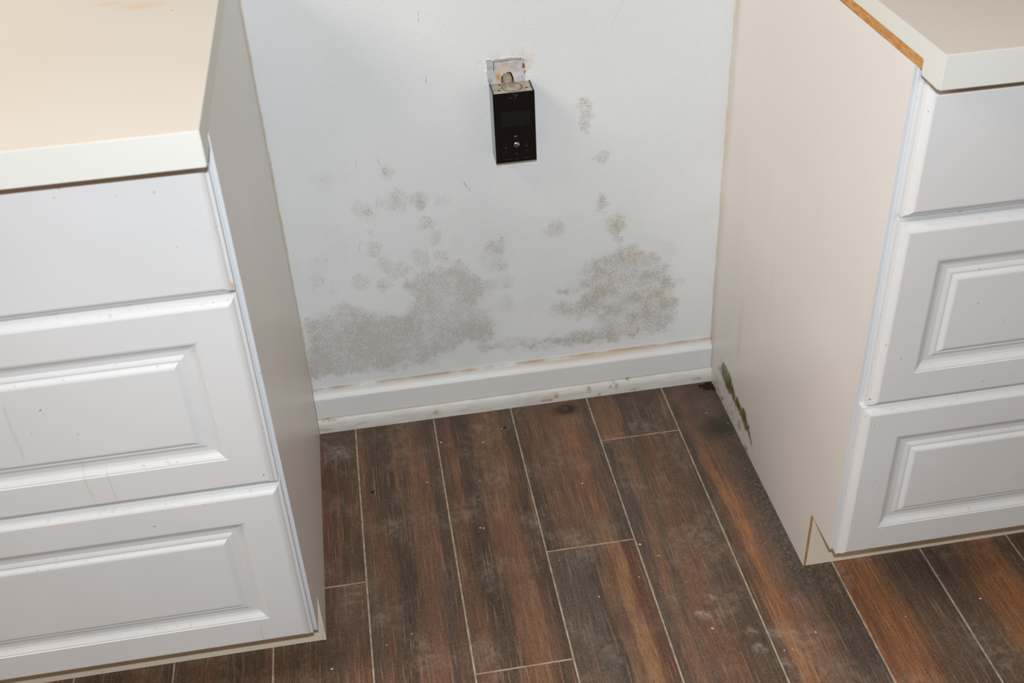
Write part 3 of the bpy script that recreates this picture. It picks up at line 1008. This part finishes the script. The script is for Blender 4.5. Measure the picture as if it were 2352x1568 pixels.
cabinet('drawer_cabinet', LX, -1, .61, .5808, .0659, .1005, .8852,
        [(.0066, 0, .6920, .862, False), (.0064, 0, .4030, .6893, True), (.0052, 0, .1085, .4005, True)],
        'white three-drawer base cabinet with faint brown drip stains, left of the outlet',
        [(-.291, .50, .583, .0022), (-.232, .42, .49, .0022), (-.205, .405, .47, .002), (-.072, .115, .152, .002)], False,
        [(-.010, .6935, .008, .0035, (120, 66, 40)), (-.010, .4035, .009, .0025, (40, 24, 20)), (-.0085, .700, .002, .008, (196, 160, 110)), (-.021, .424, .0018, .0022, (120, 60, 40))])  # rust and drip marks; the near-black one paints shade in the drawer-gap corner
cabinet('drawer_cabinet', RX, 1, .61, .5904, .0755, .1160, .8752,
        [(.0100, 0, .6880, .855, False), (.0097, 0, .3990, .6800, True), (.0040, 0, .1165, .3975, True)],
        'white three-drawer base cabinet with green mould on its beige side panel, right of the gap',
        [], True)


# ------------------------------------------------------------------ countertops
def countertop(name, x_end, s, width, yfront, ztop, zdeck, ylip, zlip, ztopcab, label):
    root = bpy.data.objects.new(name, None)
    COL.objects.link(root)
    root.empty_display_size = .05
    root['label'] = label; root['category'] = 'countertop'; root['group'] = 'laminate countertops'
    xo = x_end + s * width
    a, b = min(x_end, xo), max(x_end, xo)
    t = .0012
    ia, ib = (a + t, b) if s > 0 else (a, b - t)
    mb = MB(); mb.box(a + .0003, b - .0003, yfront + .0003, -.001, ztop - .0012, ztop, .0003)
    mb.obj('laminate_top', M_ctop, root)
    mb = MB(); mb.box(ia, ib, yfront + t, -.001, zdeck + .0004, ztop - .0012)
    mb.obj('particleboard_core', M_raw, root)
    # front edge band
    mb = MB(); mb.box(a + .0006, b - .0006, yfront, yfront + t, zlip, ztop - .0006, .0005)
    mb.obj('front_edge_band', M_cedge, root)
    # end edge band with its drop at the front build-up: polygon in y, z
    e0, e1 = (a, a + t) if s > 0 else (b - t, b)
    P = [(-.001, ztop - .0004), (-.001, zdeck), (ylip + .003, zdeck), (ylip + .0008, zdeck - .0008), (ylip, zdeck - .0035), (ylip, zlip + .0025), (ylip - .002, zlip + .0008), (yfront + .004, zlip), (yfront + .0012, zlip + .0012), (yfront + .0003, zlip + .004), (yfront + .0003, ztop - .0008), (yfront + .0008, ztop - .0004)]
    mb = MB(); mb.prism_x(P, e0, e1)
    mb.obj('end_edge_band', M_cedge, root)
    # build-up strips under the deck
    mb = MB()
    mb.box(ia + (.0006 if s > 0 else 0), ib - (.0006 if s < 0 else 0), yfront + t, ylip - .0005, zlip + .0006, zdeck + .0004)
    mb.obj('front_buildup', M_raw, root)
    mb = MB()
    q0, q1 = (x_end + .0018, x_end + .05) if s > 0 else (x_end - .05, x_end - .0018)
    mb.box(q0, q1, ylip + .0004, -.002, ztopcab + .0003, zdeck + .0002)
    mb.obj('support_cleat', M_raw, root)
    return root


countertop('countertop', LX + .0016, -1, .615, -.6487, .9144, .8890, -.6020, .8748, .8852,
           'beige laminate countertop with a faint brown stain, on the cabinet left of the outlet')
countertop('countertop', RX - .0010, 1, .615, -.6505, .9100, .8886, -.6080, .8700, .8752,
           'beige laminate countertop on the right cabinet with bare brown wood under its end')

# ------------------------------------------------------------------ range outlet
k = N('black_plastic')
c = k.mix(k.math('MULTIPLY', k.ss(k.noise(220, 3), .5, .75), k.ellipse((.397, -.042, .645), (.016, .02, .010), k.wobble(120, .012), .1)), lin((9, 9, 10)), lin((70, 68, 70)))
c = k.mix(k.ss(k.noise(700, 1), .72, .78, 0, .35), c, lin((90, 88, 88)))
M_black = k.fin(c, .2, .5)
M_black2 = mat_plain('black_plastic_relief', (22, 21, 22), (30, 29, 30), 300, .4, .5)
k = N('galvanised_plate')
c = k.mix(k.ss(k.noise(90, 4), .35, .65), lin((160, 154, 140)), lin((190, 184, 168)))
c = k.mix(k.math('MULTIPLY', k.ss(k.noise(120, 4, .65), .62, .72), .6), c, lin((120, 72, 46)))
M_plate = k.fin(c, .6, .4, .25)
M_rust = mat_plain('rust', (110, 66, 44), (140, 92, 62), 200, .9, .2)
M_screw = mat_plain('screw_metal', (200, 202, 198), (170, 172, 168), 200, .25, .5, metal=1.0)
M_slot = mat_plain('slot_black', (6, 6, 6), (9, 9, 9), 50, .6, .3)

BX0, BX1, BZ0, BZ1, BY = .3630, .4297, .5308, .6518, -.0425
ro = bpy.data.objects.new('range_outlet', None); COL.objects.link(ro)
ro.empty_display_size = .05
ro['label'] = 'black surface-mounted range outlet box on the white wall'; ro['category'] = 'outlet'
mb = MB()
# open-topped black shell: two sides, bottom, front
t = .0022
mb.box(BX0, BX0 + t, BY + t, -.0002, BZ0 + t, BZ1, .0004)
mb.box(BX1 - t, BX1, BY + t, -.0002, BZ0 + t, BZ1, .0004)
mb.box(BX0, BX1, BY + t, -.0002, BZ0, BZ0 + t, .0004)
M_shell = mat_plain('glossy_black_plastic', (20, 20, 21), (26, 26, 27), 120, .1, .6)
mb.obj('side_shell', M_shell, ro)
mb = MB(); mb.box(BX0, BX1, BY, BY + t, BZ0, BZ1 - .0004, .0007)
fc = mb.obj('front_cover', M_black, ro)
mb = MB(); mb.box(BX0 + t + .0003, BX1 - t - .0003, BY + t + .0003, -.0002, BZ1 - .0032, BZ1 - .0012, .0003)
tp = mb.obj('top_plate', M_plate, ro)
tp['label'] = 'grey metal top plate with a rusty round knockout'
# knockout ring, slot and screw holes
kx, ky, kz = .3974, -.0185, BZ1 - .0012
mb = MB()
n = 40; r0, r1 = .0150, .0163
v = []; f = []
for i in range(n):
    a = 2 * math.pi * i / n
    w_ = (.0006 if math.cos(a - .3) < .35 else .0016) * (1 + .35 * math.sin(7 * a))
    for r, h in ((r1 - w_, 0), (r1 - w_ * .6, .0005), (r1 + .0002, .0005), (r1 + .0006, 0)):
        v.append((kx + r * math.cos(a), ky + r * math.sin(a), kz + h))
for i in range(n):
    q = (i + 1) % n
    for j in range(3):
        f.append((i * 4 + j, q * 4 + j, q * 4 + j + 1, i * 4 + j + 1))
mb.add(v, f)
kn = mb.obj('knockout_ring', M_rust, tp)
mb = MB(); mb.box(kx - .0040, kx + .0040, ky - .0004, ky + .0004, kz - .0004, kz + .0002)
mb.obj('knockout_slot', M_rust, tp)
for (hx, hy) in ((.3755, -.0275), (.4195, -.0262), (.3795, -.0060)):
    mb = MB(); mb.cyl((hx, hy), 2, .0020, kz - .0005, kz + .0002, 16)
    mb.obj('screw_hole', M_slot, tp)
# vertical ribs
for i in range(18):
    x = .3756 + i * (.4204 - .3756) / 17
    mb = MB(); mb.box(x - .0006, x + .0006, BY - .0006, BY + .0004, .5945, .6192, .0002)
    mb.obj('rib', M_black2, fc)
# raised receptacle face
mb = MB()
P = [(.3710, .5346), (.4222, .5346), (.4222, .5790), (.4165, .5846), (.3766, .5846), (.3710, .5790)]
v = [(x, BY + .0003, z) for x, z in P] + [(x + (.397 - x) * .02, BY - .0008, z + (.559 - z) * .02) for x, z in P]
f = [(i, (i + 1) % 6, 6 + (i + 1) % 6, 6 + i) for i in range(6)] + [(6, 7, 8, 9, 10, 11)]
mb.add(v, f)
rf = mb.obj('receptacle_face', M_black, ro)
yf = BY - .0008
# ground opening: half-round with a flat top
mb = MB()
pts = [(.3972 + .0040 * math.cos(a), .5745 + .0042 * math.sin(a)) for a in [math.pi + i * math.pi / 12 for i in range(13)]] + [(.4012, .5790), (.3932, .5790)]
v = [(x, yf - .0002, z) for x, z in pts] + [(x, yf + .0006, z) for x, z in pts]
nn = len(pts)
mb.add(v, [tuple(range(nn))] + [(i, (i + 1) % nn, nn + (i + 1) % nn, nn + i) for i in range(nn)])
mb.obj('ground_slot', M_slot, rf)
mb = MB(); mb.box(.3934, .3985, yf - .0005, yf, .5757, .5786, .0002)
mb.obj('ground_contact', mat_plain('dull_contact', (70, 68, 74), (86, 84, 90), 200, .5, .4), rf)
for (sx, sz, w_, h_) in ((.3796, .5625, .0036, .0110), (.4140, .5630, .0032, .0110), (.3969, .5494, .0034, .0095)):
    mb = MB(); mb.box(sx - w_ / 2, sx + w_ / 2, yf - .0002, yf + .0004, sz - h_ / 2, sz + h_ / 2)
    mb.obj('blade_slot', M_slot, rf)
    mb = MB(); mb.box(sx - w_ / 2, sx + w_ / 2 - .001, yf - .0003, yf + .0003, sz - h_ / 2, sz - h_ / 2 + .003)
    mb.obj('contact', mat_plain('dim_contact', (44, 43, 46), (56, 55, 58), 200, .5, .4), rf)
# domed slotted screw
mb = MB()
rsn = .0050; n = 28
v = []; f = []
lv = [(1.0, 0.0), (.97, .35), (.86, .62), (.66, .84), (.36, .96), (.06, 1.0)]
for r, h in lv:
    for i in range(n):
        a = 2 * math.pi * i / n
        v.append((.3973 + rsn * r * math.cos(a), yf - .0024 * h, .5622 + rsn * r * math.sin(a)))
for j in range(len(lv) - 1):
    for i in range(n):
        f.append((j * n + i, j * n + (i + 1) % n, (j + 1) * n + (i + 1) % n, (j + 1) * n + i))
f.append(tuple((len(lv) - 1) * n + i for i in range(n)))
mb.add(v, f)
sc = mb.obj('cover_screw', M_screw, ro, True)
mb = MB(); mb.box(-.0048, .0048, -.00055, .0003, -.0006, .0006)
so = mb.obj('screw_slot', M_slot, sc)
so.location = (.3973, yf - .0020, .5612); so.rotation_euler = (0, .42, 0)
# worn, unreadable raised marks along the bottom and beside the slots
rr = random.Random(12)
mk = MB()
for (x0, x1, z) in ((.3772, .3902, .5378), (.3943, .4006, .5370), (.4063, .4168, .5378), (.3775, .3822, .5512), (.4112, .4168, .5506)):
    x = x0
    while x < x1:
        w_ = rr.uniform(.0005, .0008); h_ = rr.uniform(.0009, .0018)
        zz = z + rr.uniform(-.0004, .0004)
        mk.box(x, x + w_, yf - .0002, yf + .0002, zz - h_ / 2, zz + h_ / 2)
        x += w_ + rr.uniform(.0004, .0009)
mk.obj('worn_marking', mat_plain('worn_marking_plastic', (44, 42, 44), (58, 55, 56), 300, .5, .4), ro)


# ------------------------------------------------------------------ floor debris
def chip(r, seed, flat=.5):
    q = random.Random(seed)
    mb = MB()
    n = 7
    v = []
    for h, s_ in ((0, .8), (.5, 1.0), (1.0, .45)):
        for i in range(n):
            a = 2 * math.pi * i / n
            rr_ = r * s_ * q.uniform(.65, 1.2)
            v.append((rr_ * math.cos(a) * 1.5, rr_ * math.sin(a), h * r * flat))
    f = [(j * n + i, j * n + (i + 1) % n, (j + 1) * n + (i + 1) % n, (j + 1) * n + i) for j in range(2) for i in range(n)]
    f.append(tuple(2 * n + i for i in range(n)))
    mb.add(v, f)
    return mb


M_crumb = mat_plain('pale_crumb', (214, 200, 170), (196, 178, 140), 90, .8, .3)
M_dirt = mat_plain('dark_dirt', (34, 24, 20), (52, 38, 30), 120, .9, .2, bumpy=.5)
CR = [(0.2802, -0.2101), (0.265, -0.3264), (0.2707, -0.3286), (0.1873, -0.1954), (0.0908, -0.5435), (0.0064, -0.5724), (0.2233, -0.0939), (0.5434, -0.4476), (0.429, -0.5133), (0.5008, -0.4861), (0.6669, -0.0446), (0.1307, -0.5293), (0.7341, -0.6453), (0.8781, -0.6422), (0.4566, -0.2548), (0.3396, -0.078), (0.7257, -0.1136), (0.7561, -0.1513), (0.5198, -0.4171), (0.5846, -0.6083), (0.3004, -0.1102), (1.0048, -0.6314), (0.6888, -0.668), (0.6766, -0.6681)]
allc = MB()
rr = random.Random(21)
pos = [(x, y, rr.uniform(.0009, .0019)) for x, y in CR]
for _ in range(110):
    pos.append((rr.uniform(.01, .75), -rr.uniform(.03, .75), rr.uniform(.0003, .0007)))
for i, (x, y, r) in enumerate(pos):
    c_ = chip(r, 100 + i)
    a = rr.uniform(0, 6.28)
    ca, sa = math.cos(a), math.sin(a)
    allc.add([(x + p[0] * ca - p[1] * sa, y + p[0] * sa + p[1] * ca, p[2]) for p in c_.v], c_.f)
cr = allc.obj('floor_crumbs', M_crumb)
cr['kind'] = 'stuff'; cr['label'] = 'tiny pale crumbs scattered over the dark wood-look floor'; cr['category'] = 'crumbs'

cl = MB()
rr = random.Random(3)
for i in range(26):
    c_ = chip(rr.uniform(.002, .0045), 300 + i, .7)
    x = rr.gauss(0, .0055); y = rr.gauss(0, .0045)
    cl.add([(x + p[0], y + p[1], p[2]) for p in c_.v], c_.f)
d = cl.obj('dirt_clump', M_dirt)
d.location = (.7515, -.0365, 0)
d['label'] = 'small dark dirt clump in the floor corner below the right end of the baseboard'; d['category'] = 'dirt'
for (x, y, lab) in ((.0898, -.2014, 'tiny black seed-like speck on the second floor tile from the left cabinet'), (.3464, -.0769, 'tiny black speck on the floor just below the middle of the baseboard')):
    c_ = chip(.0026, int(x * 1000), .6)
    o = c_.obj('dirt_speck', M_dirt)
    o.location = (x, y, 0); o.rotation_euler = (0, 0, .5)
    o['label'] = lab; o['category'] = 'dirt'; o['group'] = 'dark specks on the floor'
